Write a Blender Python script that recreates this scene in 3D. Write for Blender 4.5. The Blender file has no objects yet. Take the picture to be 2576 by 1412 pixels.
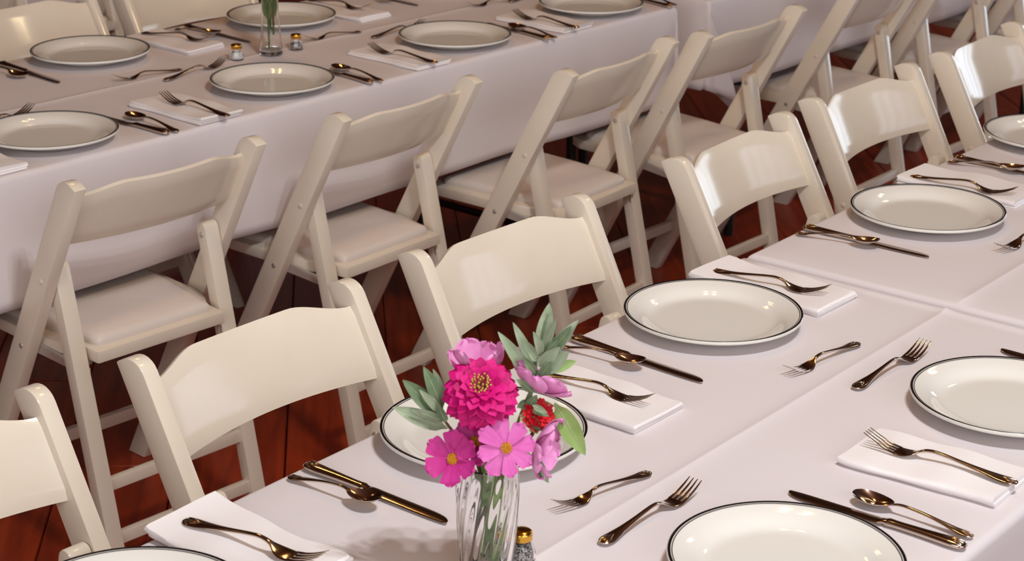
import bpy, bmesh, math, random
from mathutils import Vector, Matrix
random.seed(7)
R_ = math.radians
S = bpy.context.scene
C = S.collection

# ------------------------------------------------------------------ camera, world, lights, exposure
TZ = 0.75                                        # top of the tablecloths
f_px, pitch, roll, cam_z = 4907.9, 0.349323, 0.0139794, 1.8138
cd = bpy.data.cameras.new('camera'); cam = bpy.data.objects.new('camera', cd); C.objects.link(cam)
cd.sensor_fit = 'HORIZONTAL'; cd.sensor_width = 36.0; cd.lens = f_px / 2576 * 36.0
cp, sp, cr, sr = math.cos(pitch), math.sin(pitch), math.cos(roll), math.sin(roll)
fwd = Vector((0, cp, -sp)); up0 = Vector((0, sp, cp)); rt0 = Vector((1, 0, 0))
rt = cr * rt0 + sr * up0; upv = -sr * rt0 + cr * up0
m = Matrix((rt, upv, -fwd)).transposed().to_4x4(); m.translation = (0, 0, cam_z); cam.matrix_world = m
cd.clip_start = 0.05; cd.clip_end = 100
cd.dof.use_dof = True; cd.dof.focus_distance = 2.75; cd.dof.aperture_fstop = 13
S.camera = cam

S.view_settings.view_transform = 'Standard'; S.view_settings.look = 'None'
S.view_settings.gamma = 1; S.view_settings.use_curve_mapping = False
S.view_settings.exposure = 0.0

w = bpy.data.worlds.new('world'); S.world = w; w.use_nodes = True
bg = w.node_tree.nodes['Background']; bg.inputs[0].default_value = (0.2, 0.36, 1.0, 1); bg.inputs[1].default_value = 0.13

AX = R_(5.3)                                     # the room follows the floorboards
def room(c, b, z=0.0):
    return Vector((c * math.cos(AX) - b * math.sin(AX), c * math.sin(AX) + b * math.cos(AX), z))
AT = R_(50.5)                                    # the table rows run this way
TU = Vector((math.cos(AT), math.sin(AT), 0)); TV = Vector((-math.sin(AT), math.cos(AT), 0))
def uv(u, v, z=0.0):
    return TU * u + TV * v + Vector((0, 0, z))

def area(name, loc, direction, sx, sy, power, col):
    l = bpy.data.lights.new(name, 'AREA'); l.shape = 'RECTANGLE'; l.size = sx; l.size_y = sy
    l.energy = power; l.color = col
    o = bpy.data.objects.new(name, l); C.objects.link(o); o.location = loc
    o.rotation_euler = Vector(direction).to_track_quat('-Z', 'Y').to_euler()
    return o
RW, LW, BW, FW, CH = 6.0, -5.5, 9.8, -1.4, 3.8     # right, left, far and near walls, ceiling height
# windows: name, wall, span along the wall, sill and head height, power, colour of the daylight
WINDOWS = [('daylight_near_left', 'F', -5.0, -0.5, 0.9, 3.5, 114, (1.0, 0.985, 0.95)),
           ('daylight_near_right', 'F', 0.2, 4.9, 0.9, 3.5, 122, (1.0, 1.0, .98)),
           ('daylight_right_near', 'R', -0.6, 1.6, 0.5, 2.7, 12, (0.45, 0.7, 1.0)),
           ('daylight_right_mid', 'R', 2.8, 5.0, 0.5, 2.7, 36, (0.78, 0.84, 1.0)),
           ('daylight_right_far', 'R', 7.0, 9.2, 0.4, 2.6, 88, (0.80, 0.90, 1.0))]
for nm, wl, a0, a1, z0, z1, pw, col in WINDOWS:
    if wl == 'R': area(nm, room(RW + 0.02, (a0 + a1) / 2, (z0 + z1) / 2), room(-1, 0), a1 - a0, z1 - z0, pw, col)
    else: area(nm, room((a0 + a1) / 2, FW - 0.02, (z0 + z1) / 2), room(0, 1), a1 - a0, z1 - z0, pw, col)
def bulb(nm, x, y, z, power, col):
    l = bpy.data.lights.new(nm, 'POINT'); l.energy = power; l.shadow_soft_size = 0.03; l.color = col
    o = bpy.data.objects.new(nm, l); C.objects.link(o); o.location = (x, y, z)
# clusters of four bulbs under the ceiling: name, x, y, power of each bulb, colour
LAMPS = [('lamp_back', -0.75, 4.95, 5.5, (1, 0.5, 0.15)), ('lamp_middle', 0.45, 3.1, 5.5, (1, 0.6, 0.2)), ('lamp_right', 2.2, 5.2, 5, (1, 0.78, 0.45)),
         ('lamp_left', -2.3, 3.2, 0.6, (1, 0.6, 0.3)), ('lamp_near', 0.7, 1.5, 37.5, (0.96, 1.0, 1.03))]
for nm, x, y, pw, col in LAMPS:
    for dx, dy in ((-.1, -.1), (.1, -.1), (-.1, .1), (.1, .1)):
        bulb(nm, x + dx, y + dy, 2.95, pw, col)

# ------------------------------------------------------------------ materials
def lin(c):
    return tuple(((v / 255) / 12.92 if v / 255 <= 0.04045 else ((v / 255 + 0.055) / 1.055) ** 2.4) for v in c) + (1,)
def mat(name, rgb, rough=0.5, metal=0.0, spec=0.5, noise=None, bump=None, coat=0.0, sub=0.0, trans=0.0):
    m_ = bpy.data.materials.new(name); m_.use_nodes = True
    nt = m_.node_tree; b = nt.nodes['Principled BSDF']
    b.inputs['Base Color'].default_value = lin(rgb); b.inputs['Roughness'].default_value = rough
    b.inputs['Metallic'].default_value = metal; b.inputs['Specular IOR Level'].default_value = spec
    b.inputs['Coat Weight'].default_value = coat
    b.inputs['Transmission Weight'].default_value = trans
    if sub:
        b.inputs['Subsurface Weight'].default_value = sub; b.inputs['Subsurface Radius'].default_value = (.01, .006, .004)
    if noise or bump:
        tc = nt.nodes.new('ShaderNodeTexCoord')
    if noise:
        sc, rgb2, lo, hi = noise
        n = nt.nodes.new('ShaderNodeTexNoise'); n.inputs['Scale'].default_value = sc; n.inputs['Detail'].default_value = 4
        nt.links.new(tc.outputs['Object'], n.inputs['Vector'])
        r = nt.nodes.new('ShaderNodeValToRGB'); r.color_ramp.elements[0].position = lo; r.color_ramp.elements[1].position = hi
        r.color_ramp.elements[0].color = lin(rgb); r.color_ramp.elements[1].color = lin(rgb2)
        nt.links.new(n.outputs['Fac'], r.inputs['Fac']); nt.links.new(r.outputs['Color'], b.inputs['Base Color'])
    if bump:
        sc, st = bump
        n = nt.nodes.new('ShaderNodeTexNoise'); n.inputs['Scale'].default_value = sc; n.inputs['Detail'].default_value = 3
        nt.links.new(tc.outputs['Object'], n.inputs['Vector'])
        bp = nt.nodes.new('ShaderNodeBump'); bp.inputs['Strength'].default_value = st; bp.inputs['Distance'].default_value = 0.002
        nt.links.new(n.outputs['Fac'], bp.inputs['Height']); nt.links.new(bp.outputs['Normal'], b.inputs['Normal'])
    return m_
M = {}
M['paint'] = mat('cream_paint', (232, 219, 201), 0.125, noise=(9, (227, 213, 194), .35, .75), bump=(40, .012))
M['vinyl'] = mat('white_vinyl', (226, 214, 206), 0.4, bump=(300, .06))
M['cloth'] = mat('white_cloth', (221, 212, 213), 0.85, spec=0.2, bump=(900, .05))
M['napkin'] = mat('napkin_cloth', (238, 231, 230), 0.85, spec=0.2, bump=(700, .08))
M['china'] = mat('glazed_china', (229, 224, 216), 0.07, spec=0.5)
M['band'] = mat('dark_glaze_band', (28, 22, 22), 0.12)
M['band2'] = mat('grey_glaze_line', (96, 88, 84), 0.12)
M['steel'] = mat('polished_steel', (205, 188, 174), 0.13, 1.0)
M['zinc'] = mat('zinc_plate', (200, 194, 184), 0.45, 0.6)
M['gold'] = mat('gold_metal', (226, 172, 74), 0.16, 1.0)
M['salt'] = mat('salt_grains', (238, 236, 234), 0.9, bump=(900, .4))
M['pepper'] = mat('pepper_grains', (40, 34, 34), 0.8, noise=(420, (205, 198, 196), .46, .56))
M['black'] = mat('black_metal', (26, 24, 24), 0.45)
M['board'] = mat('table_board', (150, 112, 74), 0.6)
M['stem'] = mat('green_stem', (128, 152, 74), 0.5)
M['dark_stem'] = mat('dark_green_stem', (78, 104, 40), 0.5)
M['pale_stem'] = mat('pale_green_stem', (158, 172, 120), 0.5)
M['brownstem'] = mat('brown_stem', (104, 74, 50), 0.6)
M['sage'] = mat('sage_leaf', (138, 150, 122), 0.75, spec=.25, noise=(60, (164, 174, 148), .35, .7), bump=(180, .25))
M['sage_dark'] = mat('sage_leaf_dark', (100, 120, 88), 0.75, spec=.25, noise=(60, (128, 144, 112), .35, .7), bump=(180, .25))
M['leaf'] = mat('green_leaf', (134, 160, 88), 0.6, spec=.3, noise=(50, (152, 174, 106), .35, .7), bump=(150, .2))
M['vein'] = mat('leaf_vein', (172, 184, 146), 0.7)
M['mag'] = mat('magenta_petal', (202, 12, 112), 0.55, spec=.2, noise=(70, (216, 26, 128), .35, .7), sub=.15)
M['magdark'] = mat('dark_magenta_petal', (168, 6, 88), 0.55, spec=.2, noise=(70, (192, 12, 106), .35, .7))
M['pink'] = mat('pink_petal', (212, 96, 172), 0.55, spec=.25, noise=(45, (226, 122, 192), .35, .7), sub=.15)
M['rose'] = mat('deep_pink_petal', (200, 58, 144), 0.55, spec=.25, noise=(45, (182, 34, 120), .35, .7), sub=.15)
M['pale'] = mat('pale_pink_petal', (232, 158, 206), 0.55, spec=.25, noise=(60, (222, 132, 190), .4, .7), sub=.15)
M['red'] = mat('red_petal', (206, 26, 40), 0.55, spec=.25)
M['cream'] = mat('cream_petal', (232, 204, 152), 0.6, spec=.25)
M['yellow'] = mat('yellow_pollen', (226, 168, 26), 0.7, noise=(600, (196, 120, 14), .4, .6))
M['darkred'] = mat('dark_red_floret', (120, 12, 40), 0.7)
M['lime'] = mat('lime_floret', (186, 160, 60), 0.7)

def glass(name, rough=0.0, col=(1, 1, 1, 1)):
    m_ = bpy.data.materials.new(name); m_.use_nodes = True; nt = m_.node_tree
    b = nt.nodes['Principled BSDF']; b.inputs['Base Color'].default_value = col; b.inputs['Roughness'].default_value = rough
    b.inputs['Transmission Weight'].default_value = 1.0; b.inputs['IOR'].default_value = 1.45
    return m_
M['glass'] = glass('clear_glass')

def wood(name, dark, light, knots=True, rough=.38, scale=1.0):
    m_ = bpy.data.materials.new(name); m_.use_nodes = True; nt = m_.node_tree; L = nt.links
    b = nt.nodes['Principled BSDF']; b.inputs['Roughness'].default_value = rough
    tc = nt.nodes.new('ShaderNodeTexCoord'); oi = nt.nodes.new('ShaderNodeObjectInfo')
    add = nt.nodes.new('ShaderNodeVectorMath'); add.operation = 'ADD'
    mul = nt.nodes.new('ShaderNodeVectorMath'); mul.operation = 'SCALE'; mul.inputs[0].default_value = (37, 53, 11)
    L.new(oi.outputs['Random'], mul.inputs['Scale']); L.new(tc.outputs['Object'], add.inputs[0]); L.new(mul.outputs[0], add.inputs[1])
    mp = nt.nodes.new('ShaderNodeMapping'); mp.inputs['Scale'].default_value = (22 * scale, 1.6 * scale, 10); L.new(add.outputs[0], mp.inputs['Vector'])
    n = nt.nodes.new('ShaderNodeTexNoise'); n.inputs['Scale'].default_value = 1.6; n.inputs['Detail'].default_value = 6
    n.inputs['Distortion'].default_value = 0.7; L.new(mp.outputs[0], n.inputs['Vector'])
    r = nt.nodes.new('ShaderNodeValToRGB'); r.color_ramp.elements[0].position = .3; r.color_ramp.elements[1].position = .75
    r.color_ramp.elements[0].color = lin(dark); r.color_ramp.elements[1].color = lin(light); L.new(n.outputs['Fac'], r.inputs['Fac'])
    out = r.outputs['Color']
    if knots:
        mk = nt.nodes.new('ShaderNodeMapping'); mk.inputs['Scale'].default_value = (3.2, 1.5, 1); L.new(add.outputs[0], mk.inputs['Vector'])
        v = nt.nodes.new('ShaderNodeTexVoronoi'); v.inputs['Scale'].default_value = 1.0; L.new(mk.outputs[0], v.inputs['Vector'])
        k = nt.nodes.new('ShaderNodeValToRGB'); k.color_ramp.elements[0].position = .05; k.color_ramp.elements[1].position = .085
        k.color_ramp.elements[0].color = (.12, .1, .1, 1); k.color_ramp.elements[1].color = (1, 1, 1, 1); L.new(v.outputs['Distance'], k.inputs['Fac'])
        mx = nt.nodes.new('ShaderNodeMixRGB'); mx.blend_type = 'MULTIPLY'; mx.inputs[0].default_value = 1
        L.new(out, mx.inputs[1]); L.new(k.outputs['Color'], mx.inputs[2]); out = mx.outputs[0]
    hs = nt.nodes.new('ShaderNodeHueSaturation')
    mr = nt.nodes.new('ShaderNodeMapRange'); mr.inputs['To Min'].default_value = .8; mr.inputs['To Max'].default_value = 1.2
    L.new(oi.outputs['Random'], mr.inputs['Value']); L.new(mr.outputs[0], hs.inputs['Value']); L.new(out, hs.inputs['Color'])
    L.new(hs.outputs['Color'], b.inputs['Base Color'])
    return m_
M['floor'] = wood('red_brown_floorboard', (120, 32, 7), (172, 60, 18))
M['gap'] = mat('dark_joint', (20, 10, 8), 0.9)
M['wall'] = wood('brown_wall_wood', (74, 44, 28), (104, 66, 42), False, .5)
M['ceil'] = wood('brown_ceiling_wood', (64, 36, 22), (92, 56, 36), False, .6)
M['winframe'] = mat('window_frame_paint', (60, 44, 34), 0.5)

# ------------------------------------------------------------------ mesh helpers
def new_mesh(name, verts, faces, mats, smooth=40, fmat=None):
    me = bpy.data.meshes.new(name); me.from_pydata([tuple(v) for v in verts], [], faces)
    for mm in (mats if isinstance(mats, (list, tuple)) else [mats]): me.materials.append(mm)
    if fmat:
        me.polygons.foreach_set('material_index', fmat)
    bm = bmesh.new(); bm.from_mesh(me); bmesh.ops.recalc_face_normals(bm, faces=bm.faces); bm.to_mesh(me); bm.free()
    if smooth:
        me.shade_smooth(); me.set_sharp_from_angle(angle=R_(smooth))
    return me
def obj(name, me, parent=None, loc=None):
    o = bpy.data.objects.new(name, me); C.objects.link(o)
    if parent: o.parent = parent
    if loc is not None: o.location = loc
    return o
def tag(o, label, cat, group=None):
    o['label'] = label; o['category'] = cat
    if group: o['group'] = group
    return o
def thing(name, label, cat, loc=(0, 0, 0), rz=0, group=None):
    o = bpy.data.objects.new(name, None); C.objects.link(o); o.location = loc; o.rotation_euler = (0, 0, rz)
    o.empty_display_size = .05
    return tag(o, label, cat, group)
def dup(root):
    r = root.copy(); C.objects.link(r)
    for ch in list(root.children):
        c = ch.copy(); C.objects.link(c); c.parent = r
        for g in list(ch.children):
            d = g.copy(); C.objects.link(d); d.parent = c
    return r
class MB:
    def __init__(s): s.v = []; s.f = []; s.m = []
    def add(s, v, f, mi=0):
        o = len(s.v); s.v += [Vector(x) for x in v]; s.f += [tuple(i + o for i in q) for q in f]; s.m += [mi] * len(f)
    def mesh(s, name, mats, smooth=40): return new_mesh(name, s.v, s.f, mats, smooth, s.m)
def bevelled(name, verts, faces, m_, off=.002, seg=2, smooth=40, ang=30):
    bm = bmesh.new(); vs = [bm.verts.new(v) for v in verts]
    for f in faces: bm.faces.new([vs[i] for i in f])
    bmesh.ops.recalc_face_normals(bm, faces=bm.faces)
    ed = [e for e in bm.edges if len(e.link_faces) == 2 and e.calc_face_angle() > R_(ang)]
    if off: bmesh.ops.bevel(bm, geom=ed, offset=off, segments=seg, affect='EDGES', profile=.6)
    me = bpy.data.meshes.new(name); bm.to_mesh(me); bm.free(); me.materials.append(m_)
    me.shade_smooth(); me.set_sharp_from_angle(angle=R_(smooth))
    return me
def prism(poly, fn, a, b):
    """poly: 2d outline; fn(p2, t) -> 3d; swept from t=a to t=b"""
    n = len(poly); v = [fn(p, a) for p in poly] + [fn(p, b) for p in poly]
    f = [tuple(range(n))[::-1], tuple(range(n, 2 * n))] + [(i, (i + 1) % n, n + (i + 1) % n, n + i) for i in range(n)]
    return v, f
def box_vf(x0, x1, y0, y1, z0, z1):
    v = [(x, y, z) for z in (z0, z1) for x, y in ((x0, y0), (x1, y0), (x1, y1), (x0, y1))]
    return v, [(3, 2, 1, 0), (4, 5, 6, 7), (0, 1, 5, 4), (1, 2, 6, 5), (2, 3, 7, 6), (3, 0, 4, 7)]
def lathe(mb, prof, n=64, mi=0, closed=False):
    v = []; f = []
    for (r, z) in prof:
        for i in range(n):
            a = 2 * math.pi * i / n; v.append((r * math.cos(a), r * math.sin(a), z))
    k = len(prof)
    for j in range(k - 1 + (1 if closed else 0)):
        j2 = (j + 1) % k
        for i in range(n):
            f.append((j * n + i, j * n + (i + 1) % n, j2 * n + (i + 1) % n, j2 * n + i))
    if not closed:
        if prof[0][0] < 1e-3: pass
        f.append(tuple(range(n))[::-1]); f.append(tuple((k - 1) * n + i for i in range(n)))
    mb.add(v, f, mi)
def tube(mb, pts, rad, n=8, mi=0):
    pts = [Vector(p) for p in pts]; k = len(pts); v = []; f = []
    rads = rad if isinstance(rad, (list, tuple)) else [rad] * k
    prev = None
    for i, p in enumerate(pts):
        d = (pts[min(i + 1, k - 1)] - pts[max(i - 1, 0)]).normalized()
        if prev is None:
            a = d.cross(Vector((0, 0, 1)));
            if a.length < .1: a = d.cross(Vector((1, 0, 0)))
        else: a = prev - d * prev.dot(d)
        a.normalize(); prev = a; b = d.cross(a)
        for q in range(n):
            t = 2 * math.pi * q / n; v.append(p + (a * math.cos(t) + b * math.sin(t)) * rads[i])
    for i in range(k - 1):
        for q in range(n):
            f.append((i * n + q, i * n + (q + 1) % n, (i + 1) * n + (q + 1) % n, (i + 1) * n + q))
    f.append(tuple(range(n))[::-1]); f.append(tuple((k - 1) * n + q for q in range(n)))
    mb.add(v, f, mi)
def interp(tab, x):
    for (x0, *a), (x1, *b) in zip(tab, tab[1:]):
        if x <= x1:
            t = 0 if x1 == x0 else max(0, (x - x0) / (x1 - x0)); t = t * t * (3 - 2 * t) if False else t
            return [p + (q - p) * t for p, q in zip(a, b)]
    return list(tab[-1][1:])
def smooth_tab(tab, n):
    """Catmull-Rom resampling of a table of rows"""
    out = []
    k = len(tab)
    for i in range(k - 1):
        p0, p1, p2, p3 = tab[max(i - 1, 0)], tab[i], tab[i + 1], tab[min(i + 2, k - 1)]
        for j in range(n):
            t = j / n
            row = []
            for a, b, c, d in zip(p0, p1, p2, p3):
                row.append(.5 * ((2 * b) + (-a + c) * t + (2 * a - 5 * b + 4 * c - d) * t * t + (-a + 3 * b - 3 * c + d) * t ** 3))
            out.append(row)
    out.append(list(tab[-1]))
    return out

# ------------------------------------------------------------------ the room
def struct(o): o['kind'] = 'structure'; return o
def room_box(mb, c0, c1, b0, b1, z0, z1):
    v, f = box_vf(c0, c1, b0, b1, z0, z1); mb.add([room(*q) for q in v], f)
mb = MB(); room_box(mb, LW - .2, RW + .2, FW - .2, BW + .2, -.12, -.022)
floor = struct(obj('floor', mb.mesh('floor', M['gap'], 0)))
BWID = 0.236
i0 = int((LW) / BWID) - 1
rr = random.Random(3)
shift = 0.108
for i in range(i0, int(RW / BWID) + 1):
    c0 = i * BWID + shift; c1 = c0 + BWID - .0022
    if c1 > RW or c0 < LW: continue
    b = FW - rr.random() * 1.5
    while b < BW:
        ln = 2.6 + rr.random() * 1.8
        b0, b1 = max(b, FW), min(b + ln, BW) - .002
        if b1 - b0 > .05:
            v, f = box_vf(-(c1 - c0) / 2, (c1 - c0) / 2, -(b1 - b0) / 2, (b1 - b0) / 2, -.022, 0)
            o = obj('floorboard', bevelled('floorboard', v, f, M['floor'], .002, 1), floor)
            q = room((c0 + c1) / 2, (b0 + b1) / 2); o.location = (q.x, q.y, -rr.random() * .0008); o.rotation_euler = (0, 0, AX)
        b += ln
def wall(name, horiz, at, thick, lo, hi, wins):
    mb = MB()
    def put(a0, a1, z0, z1):
        if horiz: room_box(mb, a0, a1, at, at + thick, z0, z1)
        else: room_box(mb, at, at + thick, a0, a1, z0, z1)
    cur = lo
    for (a0, a1, z0, z1) in sorted(wins):
        put(cur, a0, 0, CH); put(a0, a1, 0, z0); put(a0, a1, z1, CH); cur = a1
    put(cur, hi, 0, CH)
    struct(obj(name, mb.mesh(name, M['wall'], 0)))
wall('wall_right', False, RW, .2, FW, BW, [w_[2:6] for w_ in WINDOWS if w_[1] == 'R'])
wall('wall_left', False, LW - .2, .2, FW, BW, [])
wall('wall_back', True, BW, .2, LW, RW, [])
wall('wall_front', True, FW - .2, .2, LW, RW, [w_[2:6] for w_ in WINDOWS if w_[1] == 'F'])
mb = MB(); room_box(mb, LW - .2, RW + .2, FW - .2, BW + .2, CH, CH + .1)
struct(obj('ceiling', mb.mesh('ceiling', M['ceil'], 0)))
for k, (_, wl, a0, a1, z0, z1, _, _) in enumerate(WINDOWS):
    mb = MB()
    def bar(p0, p1, q0, q1):
        if wl == 'F': room_box(mb, p0, p1, FW, FW + .05, q0, q1)
        else: room_box(mb, RW - .05, RW, p0, p1, q0, q1)
    bar(a0, a0 + .06, z0, z1); bar(a1 - .06, a1, z0, z1); bar(a0 + .06, a1 - .06, z0, z0 + .07); bar(a0 + .06, a1 - .06, z1 - .07, z1)
    nm = 5
    for j in range(1, nm):
        x = a0 + (a1 - a0) * j / nm; bar(x - .05, x + .05, z0 + .07, z1 - .07)
    struct(obj('window_%d' % (k + 1), mb.mesh('window', M['winframe'], 0)))

# ------------------------------------------------------------------ tables and cloths
ROWS = {'front': (Vector((.179, 2.791, 0)), R_(1.6)), 'back': (Vector((-.304, 4.175, 0)), R_(-1.0)), 'rear': (Vector((-2, 5.5, 0)), 0.0)}
def rowpos(row, u, v, z=0.0):
    """a point of a table row: the two rows are not quite parallel"""
    pv, da = ROWS[row]; q = uv(u, v) - pv
    return pv + Vector((q.x * math.cos(da) - q.y * math.sin(da), q.x * math.sin(da) + q.y * math.cos(da), z))
def table(name, row, u0, u1, v0, v1, label):
    c = rowpos(row, (u0 + u1) / 2, (v0 + v1) / 2)
    t = thing(name, label, 'table', c, AT + ROWS[row][1])
    hu, hv = (u1 - u0) / 2 - .012, (v1 - v0) / 2 - .012
    v, f = box_vf(-hu, hu, -hv, hv, .715, .746); obj('tabletop', bevelled('tabletop', v, f, M['board'], .004), t)
    for su in (-1, 1):
        for sv in (-1, 1):
            mb = MB(); tube(mb, [(su * (hu - .28), sv * (hv - .09), .715), (su * (hu - .28), sv * (hv - .09), 0)], .014, 10)
            obj('leg', mb.mesh('table_leg', M['black']), t)
        mb = MB(); tube(mb, [(su * (hu - .28), -hv + .09, .16), (su * (hu - .28), hv - .09, .16)], .011, 8)
        obj('crossbar', mb.mesh('crossbar', M['black']), t)
    return t
def cloth(name, row, u0, u1, v0, v1, drop, label, seed, bump_end=0, crease=True, corner=1.0, ends=(1, 1), skew=0.0):
    """rectangular cloth laid over the table, its overhang folding down round the edges"""
    r = .012
    rg = random.Random(seed)
    cu, cv = (u0 + u1) / 2, (v0 + v1) / 2; hu, hv = (u1 - u0) / 2, (v1 - v0) / 2
    def axis(h, mid):
        xs = []
        arc = [h - r + r * 1.5708 * k / 5 for k in range(6)]
        down = [h - r + r * 1.5708 + (drop - r) * (k / 12) for k in range(1, 13)]
        pos = arc + down
        n = int((h - r) / .05); inner = [(h - r) * k / n for k in range(1, n)]
        if mid: inner = sorted(set([x for x in inner if x > .05] + [.002, .004, .007, .011, .016, .022, .03, .04]))
        half = inner + pos
        return [-x for x in reversed(half)] + [0] + half
    us, vs = axis(hu, False), axis(hv, crease)
    if bump_end: us = sorted(set(us + [hu - r - d for d in (.006, .01, .014, .018, .022, .027, .033, .04)]))
    ph = [rg.uniform(0, 6.28) for _ in range(8)]
    def over(x, h):
        s = 1 if x > 0 else -1; x = abs(x); e = x - (h - r)
        if e <= 0: return s * x, 0.0, 0.0
        if e <= r * 1.5708:
            a = e / r; return s * (h - r + r * math.sin(a)), r * (1 - math.cos(a)), e
        return s * h, r + (e - r * 1.5708), e
    verts = []
    for a in us:
        for b in vs:
            x, dx, ex = over(a, hu); y, dy, ey = over(b, hv)
            z = 0.0
            if ex == 0 and ey == 0:
                if crease: z += .0032 * math.exp(-abs(b - .002) / .011)
                if bump_end and a > 0:
                    d = (hu - r) - a; z += bump_end * math.exp(-((d - .012) / .009) ** 2)
            if dx > 0 and dy > 0:                                   # corner: a hanging cone with soft pleats
                dd = math.hypot(dx, dy); an = math.atan2(dy, dx)
                out = corner * dd * (.30 * math.sin(2 * an) ** 2 + .06 * math.sin(6 * an))
                flat = ends[0] if a < 0 else ends[1]
                x += math.copysign(out * math.cos(an) * .9, a) * flat; y += math.copysign(out * math.sin(an) * .9, b)
                if skew and a < 0 and b < 0:
                    x += skew * dd * math.sin(2 * an) ** 2; y -= .018 * math.sin(an * 8) * math.sin(2 * an) * min(1, dd * 4)
                z = -dd * .985
            else:
                d = dx + dy
                z -= d
                if d > r:
                    q = (d - r) / drop
                    wv = .006 * math.sin(a * 7 + ph[0]) + .004 * math.sin(a * 13 + ph[1]) if dy > 0 else .006 * math.sin(b * 9 + ph[2]) + .004 * math.sin(b * 17 + ph[3])
                    if dy > 0: y += math.copysign(q * (.010 + wv), b)
                    else: x += math.copysign(q * (.010 + wv), a) * (ends[0] if a < 0 else ends[1])
            verts.append((x, y, z))
    nv = len(vs); faces = []
    for i in range(len(us) - 1):
        for j in range(nv - 1):
            faces.append((i * nv + j, (i + 1) * nv + j, (i + 1) * nv + j + 1, i * nv + j + 1))
    me = new_mesh(name, verts, faces, M['cloth'], 180)
    o = obj(name, me, None, rowpos(row, cu, cv, TZ)); o.rotation_euler = (0, 0, AT + ROWS[row][1])
    md = o.modifiers.new('thickness', 'SOLIDIFY'); md.thickness = .0012; md.offset = -1
    tag(o, label, 'tablecloth')
    return o
V0, V1 = .880, 1.640          # front row of tables
W0, W1 = 2.892, 3.645         # back row
table('banquet_table', 'front', .17, 2.592, V0, V1, 'long banquet table under the nearest white cloth, vase side')
table('banquet_table', 'front', 2.625, 5.05, V0, V1, 'banquet table continuing the front row at the right edge')
table('banquet_table', 'back', 1.70, 4.140, W0, W1, 'banquet table of the back row, at the upper left')
table('banquet_table', 'back', 4.27, 6.70, W0 - .02, W1 - .02, 'banquet table of the back row, at the upper right edge')
table('banquet_table', 'rear', 2.6, 5.04, 5.07, 5.82, 'banquet table far behind, seen only at the top left corner')
cloth('tablecloth', 'front', .165, 2.604, V0, V1, .28, 'white tablecloth on the front table under the flower vase', 1, .0035, ends=(1, 0))
cloth('tablecloth', 'front', 2.615, 5.06, V0, V1, .28, 'white tablecloth on the front table at the right edge, past the cross crease', 2, ends=(0, 1))
cloth('tablecloth', 'back', 1.69, 4.147, W0, W1, .255, 'white tablecloth hanging behind the row of empty chairs, upper left', 3, corner=.35, ends=(1, .3))
cloth('tablecloth', 'back', 4.262, 6.71, W0 - .02, W1 - .02, .245, 'white tablecloth of the far table at the upper right', 4, corner=.5, ends=(.5, 1), skew=.40)
cloth('tablecloth', 'rear', 2.59, 5.05, 5.06, 5.83, .28, 'white tablecloth edge of the table behind, top left corner', 5)

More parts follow.
